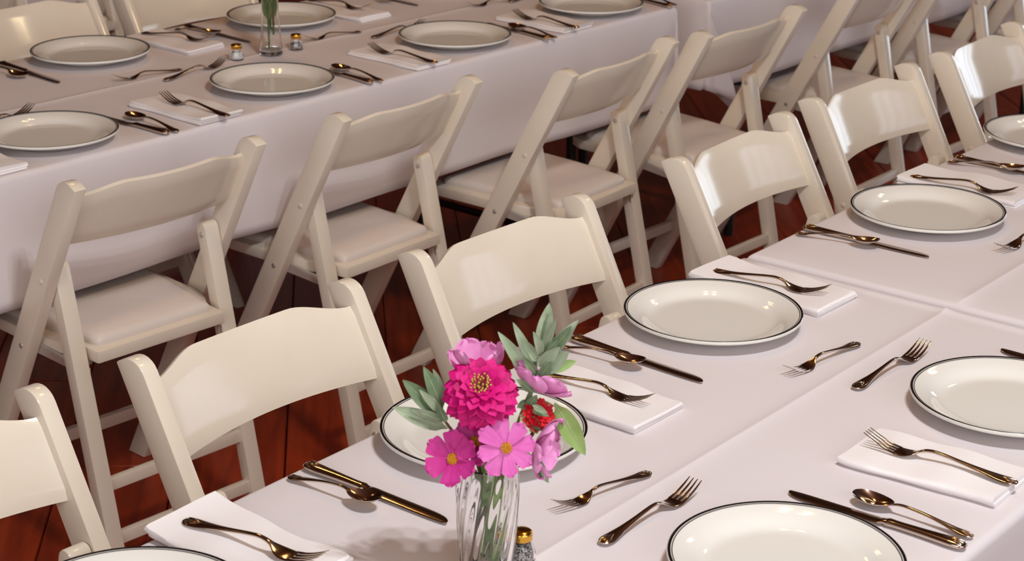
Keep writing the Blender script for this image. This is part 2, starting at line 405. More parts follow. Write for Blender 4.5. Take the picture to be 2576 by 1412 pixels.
# ------------------------------------------------------------------ folding chairs
SL = .53                                         # how far the long rails lean forward per metre of height
an = Vector((0, SL, -1)).normalized(); fw_ = Vector((0, 1, SL)).normalized()
P0 = Vector((0, 0, .785)); RD = .048
YO = -.20                                        # chair origin sits below the seat
def rail_pt(x, t, fwd_):                         # t along the rail from its top, fwd_ from its rear face
    q = P0 + an * t + fw_ * fwd_; return Vector((x, q.y + YO, q.z))
def make_chair(name):
    t = thing(name, '', 'chair')
    P = M['paint']
    # rails
    ztop = []
    L_rear = (.785) / -an.z
    outl = [(0, 0), (0, .012)]
    rad = .032
    for k_ in range(7):
        a = math.pi / 2 * k_ / 6; outl.append((rad * (1 - math.sin(math.pi / 2 - a)) if False else rad - rad * math.cos(a), RD - rad + rad * math.sin(a)))
    outl.append((L_rear + RD * fw_.z / -an.z, RD)); outl.append((L_rear, 0))
    for s in (-1, 1):
        v, f = prism(outl, lambda p, x: rail_pt(x, p[0], p[1]), s * .192, s * .218)
        rl = obj('rail', bevelled('rail', v, f, P, .0025, 2, ang=40), t)
        for (yy, zz, bm_) in ((SL * (.785 - .585) + .02, .585, P), (SL * (.785 - .437) + .024, .437, M['zinc'])):
            sub = MB(); lathe(sub, [(.0058, 0), (.0055, .0012), (.003, .0022), (.0004, .0024)], 12); mb = MB()
            mb.add([Vector((s * (.218 + q.z - .0004), yy + YO + q.x, zz + q.y)) for q in sub.v], sub.f)
            obj('bolt', mb.mesh('bolt', bm_), rl)
    # back slat, bowed towards the rear
    nx, W = 40, .194
    def ta(q): e = min(1, max(0, (abs(q) - .46) / .54)); e = e * e * (3 - 2 * e); return .0135 + .003 * q * q + .027 * e
    def tb(q): return .1450 + .0155 * q * q
    v = []; ny = 8
    for side in (0, 1):
        for j in range(ny + 1):
            for i in range(nx + 1):
                q = -1 + 2 * i / nx
                t_ = ta(q) + (tb(q) - ta(q)) * j / ny
                e = min(j, ny - j) / ny
                d = .037 - .027 * (1 - q * q) - (.0145 if side else 0)
                ed = .0035 if j in (0, ny) else 0
                v.append(rail_pt(q * W, t_, d + (ed if side else -ed)))
    n1 = (nx + 1) * (ny + 1); f = []
    for side in (0, 1):
        for j in range(ny):
            for i in range(nx):
                a = side * n1 + j * (nx + 1) + i; f.append((a, a + 1, a + nx + 2, a + nx + 1))
    for i in range(nx):
        f.append((i, i + 1, n1 + i + 1, n1 + i)); a = ny * (nx + 1) + i; f.append((a, a + 1, n1 + a + 1, n1 + a))
    for j in range(ny):
        for i in (0, nx):
            a = j * (nx + 1) + i; b = a + nx + 1; f.append((a, b, n1 + b, n1 + a))
    obj('backrest', new_mesh('backrest', v, f, P, 50), t)
    # rear legs
    piv = Vector((0, SL * (.785 - .585) + .027 + YO, .585)); foot = Vector((0, YO + .002, 0))
    ld = (piv - foot).normalized(); lp = Vector((0, ld.z, -ld.y)); hd = .0135
    outl = [(-hd - 0.0, 0)]
    top = piv + ld * .012
    pl = []
    for k_ in range(9):
        a = math.pi * k_ / 8; pl.append(top - lp * hd * math.cos(a) + ld * hd * math.sin(a))
    fr = foot + lp * hd; fl = foot - lp * hd
    fr += ld * (-fr.z / ld.z); fl += ld * (-fl.z / ld.z)
    pl = pl + [fr, fl]
    for s in (-1, 1):
        v, f = prism([(p.y, p.z) for p in pl], lambda p, x: Vector((x, p[0], p[1])), s * .156, s * .190)
        lg = obj('leg', bevelled('rear_leg', v, f, P, .0025, 2, ang=40), t)
        for zz in (.585, .41):
            mb = MB()
            yy = foot.y + (piv.y - foot.y) * zz / .585
            sub = MB(); lathe(sub, [(.0062, 0), (.0058, .0014), (.003, .0024), (.0004, .0026)], 12)
            mb.add([Vector((s * (.156 - q.z + .0004), yy + q.x, zz + q.y)) for q in sub.v], sub.f)
            obj('bolt', mb.mesh('leg_bolt', M['zinc']), lg)
    # stretchers
    for zz in (.185, .082):
        yy = foot.y + (piv.y - foot.y) * zz / .585
        v, f = box_vf(-.158, .158, yy - .008, yy + .008, zz - .012, zz + .012)
        obj('stretcher', bevelled('stretcher', v, f, P, .002), t)
    q = P0 + an * ((.785 - .13) / -an.z) + fw_ * RD * .5
    v, f = box_vf(-.194, .194, q.y + YO - .008, q.y + YO + .008, q.z - .013, q.z + .013)
    obj('stretcher', bevelled('stretcher', v, f, P, .002), t)
    # seat frame and cushion
    half = [(.149, .062), (.151, .118), (.172, .150), (.186, .205), (.187, .40), (.17, .438)]
    poly = [(x, y + YO) for x, y in half] + [(-x, y + YO) for x, y in reversed(half)]
    v, f = prism(poly, lambda p, z: Vector((p[0], p[1], z + (p[1] - .06 - YO) * .02)), .422, .446)
    obj('seat', bevelled('seat_frame', v, f, P, .003, 2), t)
    hp = [(.126, .082), (.134, .090), (.143, .15), (.156, .25), (.163, .39), (.155, .408)]
    poly = [(x, y + YO) for x, y in hp] + [(-x, y + YO) for x, y in reversed(hp)]
    cx, cy = 0, .245 + YO
    rings = [(1.0, .0), (1.008, .005), (1.004, .011), (.975, .0165), (.90, .0195), (.7, .021), (.4, .0215), (.2, .0217)]
    # resample the outline with rounded corners
    dense = []
    for a, b in zip(poly, poly[1:] + poly[:1]):
        for k_ in range(6): dense.append((a[0] + (b[0] - a[0]) * k_ / 6, a[1] + (b[1] - a[1]) * k_ / 6))
    for _ in range(3):
        dense = [((p[0] + 2 * q_[0] + r_[0]) / 4, (p[1] + 2 * q_[1] + r_[1]) / 4) for p, q_, r_ in zip(dense[-1:] + dense[:-1], dense, dense[1:] + dense[:1])]
    v = []; f = []; n = len(dense)
    for (sc, zz) in rings:
        for p in dense:
            v.append((cx + (p[0] - cx) * sc, cy + (p[1] - cy) * sc, .4455 + zz + (p[1] - .06 - YO) * .02))
    for j in range(len(rings) - 1):
        for i in range(n): f.append((j * n + i, j * n + (i + 1) % n, (j + 1) * n + (i + 1) % n, (j + 1) * n + i))
    f.append(tuple((len(rings) - 1) * n + i for i in range(n)))
    obj('cushion', new_mesh('cushion', v, f, M['vinyl'], 60), t)
    for s in (-1, 1):
        a = Vector((s * .1560, .080 + YO, .400)); b = Vector((s * .1915, .205 + YO, .430)); ex = Vector((s * .0016, 0, 0)); ez = Vector((0, 0, .0105))
        v = [a - ez - ex, b - ez - ex, b + ez - ex, a + ez - ex, a - ez + ex, b - ez + ex, b + ez + ex, a + ez + ex]
        br = obj('hinge_strap', bevelled('hinge_strap', v, [(0, 1, 2, 3), (4, 5, 6, 7), (0, 1, 5, 4), (1, 2, 6, 5), (2, 3, 7, 6), (3, 0, 4, 7)], M['zinc'], .0008, 1), t)
        br['label'] = 'grey metal hinge strap'
    return t
chair0 = make_chair('folding_chair')
used = []
def chair(u, v0, yaw, toward, label, group):
    """toward +1: sits at the near side of the back table; -1: at the far side of a table"""
    if used: o = dup(chair0)
    else: o = chair0
    used.append(1)
    o.location = uv(u, v0 + toward * .20); o.rotation_euler = (0, 0, AT + R_(yaw) + (0 if toward > 0 else math.pi))
    tag(o, label, 'chair', group)
    return o
GB, GF, GC = 'chairs seen from behind along the back table', 'chairs facing us along the front table', 'chairs at the far side of the back table'
for u, v0, yaw, lb in (
    (2.246, 2.640, -3.4, 'cream folding chair seen from behind, farthest left of the middle row'),
    (2.872, 2.632, 1.3, 'cream folding chair seen from behind, second from left in the middle row'),
    (3.462, 2.532, 3.2, 'cream folding chair seen from behind, third from left in the middle row'),
    (3.988, 2.515, -.5, 'cream folding chair seen from behind, in front of the draped cloth corner'),
    (4.735, 2.550, 2, 'cream folding chair seen from behind, its top out of frame, right of the cloth corner'),
    (5.316, 2.550, -2, 'cream folding chair seen from behind near the upper right, second before the right edge'),
    (5.93, 2.55, 1, 'cream folding chair seen from behind at the upper right edge of the picture')):
    chair(u, v0, yaw, 1, lb, GB)
for u, v0, yaw, lb in (
    (1.218, 2.015, 0, 'cream folding chair facing us, cut by the left edge of the picture'),
    (1.785, 1.995, .3, 'cream folding chair facing us, behind the flowers on the left'),
    (2.361, 2.005, -1.2, 'cream folding chair facing us, between the flowers and the middle of the front row'),
    (3.092, 2.021, 4.0, 'cream folding chair facing us with a faint window streak, behind the third plate'),
    (3.631, 2.054, .6, 'cream folding chair facing us with a broad white window streak on its back'),
    (4.200, 2.065, 3.5, 'cream folding chair facing us, cut by the right edge, striped window reflection')):
    chair(u, v0, yaw, -1, lb, GF)
chair(2.905, 4.02, 1, -1, 'cream folding chair at the top left corner, behind the leftmost back plate', GC)
chair(3.425, 4.03, -1, -1, 'cream folding chair behind the small back vase at the top', GC)
chair(3.755, 4.80, 1, 1, 'folding chair farthest back, its legs seen between two chair backs', 'chairs of the rear table')

# ------------------------------------------------------------------ plates
def make_plate():
    t = thing('dinner_plate', '', 'plate')
    prof = [(.002, .0032), (.05, .0030), (.074, .0028), (.077, .0005), (.0785, .0), (.080, .0006), (.083, .0028), (.090, .0045), (.097, .0072), (.104, .0098), (.112, .0126), (.126, .0166), (.132, .0182), (.1344, .0196), (.1352, .0215), (.1351, .0234), (.1346, .0242), (.133, .0244),
            (.126, .0222), (.118, .0198), (.110, .0168), (.103, .0128), (.098, .0095), (.093, .0072), (.087, .0062), (.08, .006), (.04, .006), (.002, .006)]
    mb = MB(); lathe(mb, prof, 96); obj('dish', mb.mesh('dish', M['china'], 60), t)
    mb = MB()
    def ring(r0, z0, r1, z1, mi):
        v = []; f = []; n = 96
        for (r, z) in ((r0, z0), (r1, z1)):
            for i in range(n): a = 2 * math.pi * i / n; v.append((r * math.cos(a), r * math.sin(a), z))
        for i in range(n): f.append((i, (i + 1) % n, n + (i + 1) % n, n + i))
        mb.add(v, f, mi)
    ring(.13515, .0234, .1335, .0248, 0); ring(.1335, .0248, .1308, .0242, 0)
    b = obj('rim_band', mb.mesh('rim_band', M['band'], 60), t); b['label'] = 'dark painted rim band'
    mb = MB(); ring(.1297, .0239, .1284, .0236, 0)
    b = obj('rim_line', mb.mesh('rim_line', M['band2'], 60), t); b['label'] = 'thin grey rim line'
    return t
pl0 = make_plate(); usedp = []
def plate(x, y, label, group):
    o = dup(pl0) if usedp else pl0
    usedp.append(1); o.location = (x, y, TZ + .0015); o.rotation_euler = (0, 0, random.uniform(0, 6))
    tag(o, label, 'plate', group)
G1, G2 = 'dark rimmed plates on the front tables', 'dark rimmed plates on the back table'
plate(-.400, 1.825, 'white plate with dark rim cut by the bottom left edge', G1)
plate(-.0338, 2.3033, 'white plate with dark rim half hidden behind the flower bouquet', G1)
plate(.3024, 2.737, 'white plate with dark rim right of the flowers, whole, middle of the front table', G1)
plate(.7267, 3.2596, 'white plate with dark rim, whole, farther up the front table at the right', G1)
plate(1.075, 3.765, 'white plate with dark rim cut by the right edge, farthest on the front table', G1)
plate(.6774, 2.431, 'white plate with dark rim cut by the right edge, at the lower right', G1)
plate(.3138, 1.9611, 'white plate with dark rim cut by the bottom edge, lower right', G1)
plate(-.9091, 3.682, 'white plate with dark rim cut by the left edge, near side of the back table', G2)
plate(-.5248, 4.1174, 'white plate with dark rim just below the small back vase', G2)
plate(-.1439, 4.5701, 'white plate with dark rim at the top centre, near side of the back table', G2)
plate(.1937, 4.9567, 'white plate with dark rim cut by the top edge, beside the table corner', G2)
plate(-.9693, 4.3586, 'white plate with dark rim at the upper left, far side of the back table', G2)
plate(-.5801, 4.7623, 'white plate with dark rim directly behind the small back vase', G2)
plate(-.2239, 5.1947, 'white plate just above the top edge, far side of the back table', G2)

# ------------------------------------------------------------------ cutlery
def loft(mb, rows, n=10, sq=.55, mi=0):
    """rows: (x, z, half width, half thickness, y); rounded cross-section"""
    v = []; f = []
    for (x, z, hw, ht, y) in rows:
        for q in range(n):
            a = 2 * math.pi * q / n
            c_, s_ = math.cos(a), math.sin(a)
            v.append((x, y + hw * math.copysign(abs(c_) ** sq, c_), z + ht * math.copysign(abs(s_) ** .8, s_)))
    k_ = len(rows)
    for i in range(k_ - 1):
        for q in range(n): f.append((i * n + q, i * n + (q + 1) % n, (i + 1) * n + (q + 1) % n, (i + 1) * n + q))
    f.append(tuple(range(n))[::-1]); f.append(tuple((k_ - 1) * n + q for q in range(n)))
    mb.add(v, f, mi)
def shell(hw, zf, x0, ln):
    """three curved ridges fanning over the handle end"""
    mb = MB()
    for k_, (y0, y1) in enumerate(((-.55, -.12), (0, 0), (.55, .12))):
        rows = []
        for j in range(9):
            q = j / 8; x = x0 + ln * q * (1 if k_ == 1 else .85)
            y = hw * (y0 + (y1 - y0) * q ** 1.4)
            wd = .0016 * math.sin(math.pi * min(1, .12 + q * .86)) * hw / .008 + .0002
            rows.append((x, zf(x) + .0001, wd, wd * .55, y))
        loft(mb, rows, 8, 1.0)
    return mb.mesh('shell_ridges', M['steel'], 60)
def make_fork():
    t = thing('dinner_fork', '', 'fork')
    L = .20
    H = [(.0, .0042, .0030, .0008, 0), (.0015, .0042, .0056, .0013, 0), (.006, .0042, .0088, .0017, 0), (.014, .0045, .0100, .0019, 0), (.026, .0052, .0088, .0019, 0), (.045, .0075, .0058, .0018, 0),
         (.07, .0108, .0038, .0018, 0), (.095, .0140, .0030, .0019, 0), (.110, .0148, .0028, .0020, 0), (.121, .0130, .0031, .0019, 0), (.128, .0098, .0042, .0016, 0)]
    rows = smooth_tab(H, 4); mb = MB(); loft(mb, rows, 12)
    h = obj('handle', mb.mesh('fork_handle', M['steel'], 50), t)
    zt = lambda x: interp([(r[0], r[1] + r[3]) for r in rows], x)[0]
    obj('shell_ridges', shell(.0092, zt, .004, .022), h)
    Hd = [(.126, .0108, .0038, .0016, 0), (.131, .0082, .0066, .0014, 0), (.137, .0054, .0100, .0013, 0), (.144, .0036, .0120, .0012, 0), (.152, .0030, .0124, .0012, 0), (.158, .0033, .0124, .0012, 0)]
    mb = MB(); loft(mb, smooth_tab(Hd, 4), 12, .4); obj('head', mb.mesh('fork_head', M['steel'], 50), t)
    for k_ in range(4):
        y = (-1.5 + k_) * .0067
        T = [(.155, .0032, .0023, .0011, y), (.165, .0048, .0021, .0011, y), (.176, .0082, .0018, .0010, y * .98), (.188, .0132, .0014, .0009, y * .95), (.198, .0184, .0008, .0006, y * .92), (.200, .0195, .0003, .0003, y * .92)]
        mb = MB(); loft(mb, smooth_tab(T, 3), 8, .7); obj('tine', mb.mesh('tine', M['steel'], 50), t)
    return t
def make_knife():
    t = thing('table_knife', '', 'knife')
    H = [(0, .0050, .0034, .0012, 0), (.002, .0050, .0066, .0028, 0), (.008, .0052, .0094, .0040, 0), (.018, .0053, .0100, .0045, 0), (.035, .0052, .0088, .0044, 0), (.06, .005, .0072, .0042, 0), (.085, .0048, .0064, .0040, 0), (.096, .0047, .0068, .0042, 0), (.100, .0046, .0072, .0040, 0), (.104, .0045, .0058, .0030, 0), (.108, .0044, .0060, .0022, 0)]
    rows = smooth_tab(H, 4); mb = MB(); loft(mb, rows, 14, .7); h = obj('handle', mb.mesh('knife_handle', M['steel'], 50), t)
    zt = lambda x: interp([(r[0], r[1] + r[3]) for r in rows], x)[0]
    obj('shell_ridges', shell(.0094, zt, .004, .024), h)
    B = [(.105, .0040, .0060, .0015, 0), (.112, .0036, .0082, .0012, .001), (.13, .0030, .0088, .0011, .001), (.17, .0026, .0090, .0010, .001), (.205, .0024, .0088, .0010, .0008), (.222, .0023, .0076, .0009, .0002), (.231, .0022, .0055, .0008, -.0012), (.2355, .0022, .0028, .0006, -.003), (.2365, .0022, .0008, .0004, -.004)]
    mb = MB(); loft(mb, smooth_tab(B, 4), 12, .35); obj('blade', mb.mesh('blade', M['steel'], 50), t)
    return t
def make_spoon():
    t = thing('teaspoon', '', 'spoon')
    H = [(0, .0036, .0026, .0008, 0), (.0015, .0036, .0048, .0012, 0), (.006, .0037, .0072, .0015, 0), (.013, .0040, .0080, .0017, 0), (.024, .0050, .0066, .0017, 0), (.042, .0080, .0042, .0016, 0), (.065, .0112, .0028, .0016, 0), (.088, .0128, .0024, .0017, 0), (.100, .0126, .0024, .0017, 0), (.108, .0112, .0028, .0014, 0), (.114, .0092, .0040, .0010, 0)]
    rows = smooth_tab(H, 4); mb = MB(); loft(mb, rows, 12)
    h = obj('handle', mb.mesh('spoon_handle', M['steel'], 50), t)
    zt = lambda x: interp([(r[0], r[1] + r[3]) for r in rows], x)[0]
    obj('shell_ridges', shell(.0075, zt, .003, .018), h)
    nu, nr = 36, 7; v = []; f = []
    def ed(a):
        x = .140 - .029 * math.cos(a); y = .0172 * math.sin(a) * (1 + .16 * math.cos(math.pi - a)); return x, y
    for side in (0, 1):
        for j in range(nr + 1):
            q = j / nr
            for i in range(nu):
                x, y = ed(2 * math.pi * i / nu)
                zr = .0092 + .0018 * ((x - .140) / .029) ** 2
                x = .138 + (x - .138) * q; y *= q
                z = zr - .0085 * (1 - q ** 2.2) - (.0011 if side else 0) * (1 if j < nr else .4)
                v.append((x, y, z + .0005))
    n1 = nu * (nr + 1)
    for side in (0, 1):
        for j in range(nr):
            for i in range(nu):
                a = side * n1 + j * nu; f.append((a + i, a + (i + 1) % nu, a + nu + (i + 1) % nu, a + nu + i))
    for i in range(nu): f.append((nr * nu + i, nr * nu + (i + 1) % nu, n1 + nr * nu + (i + 1) % nu, n1 + nr * nu + i))
    obj('bowl', new_mesh('spoon_bowl', v, f, M['steel'], 50), t)
    return t
protos = {'fork': make_fork(), 'knife': make_knife(), 'spoon': make_spoon()}
PLEN = {'fork': .20, 'knife': .2365, 'spoon': .169}
usedc = {}
def cutlery(kind, x, y, deg, z, label, group, length=None, pitch_=0.0):
    o = dup(protos[kind]) if kind in usedc else protos[kind]
    usedc[kind] = 1
    o.location = (x, y, TZ + .0012 + z); o.rotation_euler = (0, R_(-pitch_), R_(deg))
    s = 1.0 if not length else length / PLEN[kind]
    o.scale = (s, s, s)
    tag(o, label, kind, group)
NZ = .0105
FK, DF, KN, SP = 'dinner forks on napkins', 'dessert forks along the table centre lines', 'table knives', 'teaspoons'
for a in (
 ('fork', -.3788, 2.0422, -31.8, NZ + .001, 'dinner fork on the crumpled napkin at the bottom left', FK, .205),
 ('fork', .0352, 2.508, -36, NZ, 'dinner fork on the napkin right of the flower bouquet', FK, .19),
 ('fork', .3194, 2.9389, -32.5, NZ, 'dinner fork on the napkin beyond the middle front plate', FK, .203),
 ('fork', .7378, 3.4758, -34.5, NZ, 'dinner fork on the napkin beyond the upper right front plate', FK, .205),
 ('fork', .6253, 2.1723, 144.5, NZ, 'dinner fork on the napkin at the lower right, tines to the left', FK, .205),
 ('fork', -.5783, 3.8273, 139.7, NZ, 'dinner fork on the napkin left of the plate below the back vase', FK, .207),
 ('fork', -.1756, 4.3063, 142, NZ, 'dinner fork on the napkin beside the top centre plate', FK, .205),
 ('fork', .1543, 4.6858, 140, NZ, 'dinner fork on the napkin near the back table corner', FK, .207),
 ('fork', -.8903, 4.5679, -24, NZ, 'dinner fork on the napkin left of the salt shaker', FK, .20),
 ('fork', -.5359, 4.9723, -36.5, NZ, 'dinner fork on the napkin at the top edge, right of the back vase', FK, .207),
 ('fork', .1766, 2.2144, -137.6, 0, 'dessert fork just right of the flower vase, tines to the left', DF, .165),
 ('fork', .51, 2.6617, -133.3, 0, 'dessert fork right of the middle front plate, tines to the left', DF, .178),
 ('fork', .9421, 3.2195, -133.1, 0, 'dessert fork cut by the right edge, tines showing', DF, .195),
 ('fork', .1075, 2.0212, 50.2, 0, 'dessert fork in front of the centre crease at the bottom middle', DF, .19),
 ('fork', .4766, 2.4902, 49.8, 0, 'dessert fork left of the lower right plate, tines pointing up', DF, .195),
 ('fork', -1.0845, 3.721, 62, 0, 'dessert fork at the left edge behind the left cut plate', DF, .195),
 ('fork', -.766, 4.156, 56.6, 0, 'dessert fork left of the plate below the back vase', DF, .198),
 ('fork', -.3441, 4.5994, 52.1, 0, 'dessert fork behind the top centre plate', DF, .19),
 ('fork', -.0174, 5.0347, 48.8, 0, 'dessert fork handle at the top edge by the back crease', DF, .185),
 ('fork', -.7454, 4.2585, -139, 0, 'dessert fork in front of the upper left plate, tines to the left', DF, .172),
 ('fork', -.3756, 4.6619, -141, 0, 'dessert fork right of the pepper shaker behind', DF, .165),
 ('fork', .0126, 5.077, -139.8, 0, 'dessert fork curving at the top edge, far side of the crease', DF, .18),
 ('knife', -.2561, 2.22, -38.5, 0, 'table knife left of the flowers with a golden blade reflection', KN),
 ('knife', .0899, 2.6647, -40.5, 0, 'table knife left of the middle front plate', KN),
 ('knife', .5019, 3.1957, -36.5, 0, 'table knife left of the upper right front plate', KN),
 ('knife', .8535, 3.6397, -39.1, 0, 'table knife at the right edge beside the farthest front plate', KN),
 ('knife', .5309, 2.023, 142.8, 0, 'table knife at the lower right with its handle by the table edge', KN),
 ('knife', .8886, 2.4867, 137.6, 0, 'table knife tip behind the plate at the right edge', KN),
 ('knife', -.6841, 3.7309, 141.9, 0, 'table knife right of the left cut plate on the back table', KN),
 ('knife', -.3104, 4.1571, 134.9, 0, 'table knife right of the plate below the back vase', KN),
 ('knife', .0817, 4.6046, 130.6, 0, 'table knife right of the top centre plate', KN),
 ('knife', .4041, 4.9937, 128.9, 0, 'table knife at the corner of the back table', KN),
 ('knife', -1.160, 4.2914, -43.4, 0, 'table knife at the left edge in front of the upper left plate', KN),
 ('knife', -.8076, 4.6916, -40.1, 0, 'table knife left of the back vase', KN),
 ('knife', -.4264, 5.1395, -42, 0, 'table knife at the top edge, right of the back vase', KN),
 ('spoon', -.2731, 2.1885, -36.9, 0, 'teaspoon left of the flowers, bowl on the golden knife', SP, .150, 3.2),
 ('spoon', .0680, 2.634, -36, 0, 'teaspoon right of the bouquet, bowl on the knife', SP, .150, 3.2),
 ('spoon', .4848, 3.1649, -30.2, 0, 'teaspoon by the knife of the upper right front plate', SP, .150, 3.2),
 ('spoon', .8355, 3.6118, -31, 0, 'teaspoon by the knife at the right edge', SP, .152, 3.2),
 ('spoon', .5453, 2.0511, 141.3, 0, 'teaspoon at the lower right with a shiny open bowl', SP, .160, .8),
 ('spoon', -.669, 3.7492, 136.5, 0, 'teaspoon right of the left cut plate on the back table', SP),
 ('spoon', -.2902, 4.1795, 135, 0, 'teaspoon right of the plate below the back vase', SP),
 ('spoon', .0992, 4.6227, 132.2, 0, 'teaspoon right of the top centre plate', SP),
 ('spoon', .4173, 5.0191, 128.2, 0, 'teaspoon at the corner of the back table', SP),
 ('spoon', -1.197, 4.268, -41, 0, 'teaspoon at the left edge in front of the upper left plate', SP),
 ('spoon', -.8273, 4.6639, -35, 0, 'teaspoon left of the back vase, across the knife', SP, .150, 3.2),
 ('spoon', -.4388, 5.0973, -40, 0, 'teaspoon at the top edge, right of the back vase', SP, .155, 2.5)):
    cutlery(*a)

# ------------------------------------------------------------------ napkins
def napkin(x, y, deg, L, W, label, seed, lift=0.0):
    """cloth folded back and forth into flat layers; the folds show along the long sides"""
    rg = random.Random(seed); nl = 3; th = .0031; gap = .0004; st = th + gap
    path = []
    hw = W / 2
    for l in range(nl):
        z = th / 2 + l * st
        ins = rg.uniform(0, .004)
        xs = [-1 + 2 * k_ / 10 for k_ in range(11)]
        if l % 2: xs = xs[::-1]
        for q in xs: path.append((q * (hw - st / 2 - ins * (abs(q) > .9)), z))
        if l < nl - 1:
            s = 1 if l % 2 == 0 else -1
            for k_ in range(1, 4):
                a = -math.pi / 2 + math.pi * k_ / 4
                path.append((s * (hw - st / 2 + st / 2 * math.cos(a)), z + st / 2 + st / 2 * math.sin(a)))
    n = len(path); nl_ = 26; ph = [rg.uniform(0, 6.3) for _ in range(4)]
    left, right = [], []
    for i, p in enumerate(path):
        a, b = path[max(i - 1, 0)], path[min(i + 1, n - 1)]
        d = Vector((b[0] - a[0], b[1] - a[1])); d.normalize(); nn = Vector((-d.y, d.x))
        left.append((p[0] + nn.x * th / 2, p[1] + nn.y * th / 2)); right.append((p[0] - nn.x * th / 2, p[1] - nn.y * th / 2))
    ring = left + right[::-1]; m_ = len(ring); v = []; f = []
    for j in range(nl_ + 1):
        q = -1 + 2 * j / nl_
        for i, (yy, zz) in enumerate(ring):
            e = max(0, abs(q) - .94) / .06
            k_ = zz / (nl * st)
            xx = q * L / 2 - math.copysign(e * .0015 * (1 + math.sin(zz * 1400 + ph[3])), q)
            up_ = lift * max(0, -q - .2) ** 2
            wob = (.0016 * math.sin(q * 3 + ph[0] + yy * 26) + .0010 * math.sin(q * 7 + ph[1])) * k_
            v.append((xx, yy * (1 - .02 * e) + .0028 * math.sin(q * 2.5 + ph[2]) + .0012 * math.sin(q * 6 + ph[1]) * (1 if yy > 0 else -1), zz + max(0, wob + .0015 * k_) + up_ * (.4 + .6 * k_)))
    for j in range(nl_):
        for i in range(m_): f.append((j * m_ + i, j * m_ + (i + 1) % m_, (j + 1) * m_ + (i + 1) % m_, (j + 1) * m_ + i))
    f2 = []
    for i in range(n - 1):
        f2.append((i, i + 1, m_ - 2 - i, m_ - 1 - i)); o_ = nl_ * m_; f2.append((o_ + i, o_ + i + 1, o_ + m_ - 2 - i, o_ + m_ - 1 - i))
    o = obj('napkin', new_mesh('napkin', v, f + f2, M['napkin'], 55), None, (x, y, TZ + .0005)); o.rotation_euler = (0, 0, R_(deg))
    tag(o, label, 'napkin', 'folded white napkins under forks')
napkin(-.300, 1.998, -38.5, .225, .118, 'folded white napkin overhanging the table at the bottom left, slightly crumpled', 11, .012)
napkin(.117, 2.446, -38.4, .215, .118, 'folded white napkin right of the flower bouquet', 12)
napkin(.412, 2.893, -39.5, .240, .117, 'folded white napkin beyond the middle front plate, jutting over the edge', 13, .010)
napkin(.842, 3.450, -37, .235, .120, 'folded white napkin beyond the upper right front plate', 14, .006)
napkin(.5365, 2.240, -36.2, .212, .120, 'folded white napkin at the lower right under a dinner fork', 15)
napkin(-.68, 3.918, 140, .225, .117, 'folded white napkin left of the plate below the back vase', 16, .005)
napkin(-.266, 4.403, 139, .225, .117, 'folded white napkin beside the top centre plate', 17, .005)
napkin(.071, 4.798, 140, .225, .117, 'folded white napkin near the corner of the back table', 18, .004)
napkin(-.805, 4.5175, -40, .225, .110, 'folded white napkin between the upper left plate and the salt shaker', 19)
napkin(-.434, 4.885, -40, .220, .110, 'folded white napkin at the top edge right of the back vase', 20)
napkin(-1.029, 3.520, 140, .225, .117, 'folded white napkin end at the left edge of the back table', 21, .005)

# ------------------------------------------------------------------ shakers
def shaker(x, y, label, fill):
    t = thing('pepper_shaker' if fill == 'pepper' else 'salt_shaker', label, 'shaker', (x, y, TZ + .0022)); t.scale = (.90, .90, .84)
    mb = MB(); nf = 40
    lathe(mb, [(.002, .0), (.0165, .0), (.0185, .002), (.0186, .008), (.0172, .014), (.0150, .022), (.0128, .029), (.0122, .0335), (.0108, .0335), (.0112, .029), (.0132, .022), (.0154, .014), (.0166, .008), (.0162, .0035), (.002, .003)], nf)
    obj('glass_body', mb.mesh('shaker_glass', M['glass'], 60), t)
    lv = .026 if fill == 'pepper' and y < 3 else (.017 if fill == 'pepper' else .021)
    prof = [(.002, .0036), (.0156, .0039), (.0161, .008), (.0149, .014)]
    rl = interp([(.008, .0161), (.014, .0149), (.022, .0128), (.029, .0108)], lv)[0]
    prof += [(rl, lv), (.002, lv + .0008)]
    mb = MB(); lathe(mb, prof, nf); c = obj(fill, mb.mesh(fill, M[fill], 50), t); c['kind'] = 'stuff'
    mb = MB(); lathe(mb, [(.0136, .0305), (.0140, .0315), (.0136, .0325), (.0140, .0335), (.0141, .039), (.0136, .0415), (.0115, .0432), (.006, .0441), (.0005, .0443)], nf)
    cap = obj('cap', mb.mesh('cap', M['gold'], 60), t); cap['label'] = 'gold metal cap'
    mb = MB()
    for i in range(6):
        a = i * math.pi / 3; sub = MB(); lathe(sub, [(.0007, .0437), (.0007, .0443), (.0001, .0443)], 8)
        mb.add([q + Vector((.005 * math.cos(a), .005 * math.sin(a), 0)) for q in sub.v], sub.f)
    obj('hole', mb.mesh('hole', M['black']), cap)
shaker(.0150, 1.986, 'glass shaker of coarse pepper with gold cap beside the flower vase', 'pepper')
shaker(-.6375, 4.368, 'small glass salt shaker with gold cap left of the back vase', 'salt')
shaker(-.5131, 4.480, 'small glass pepper shaker with gold cap right of the back vase', 'pepper')

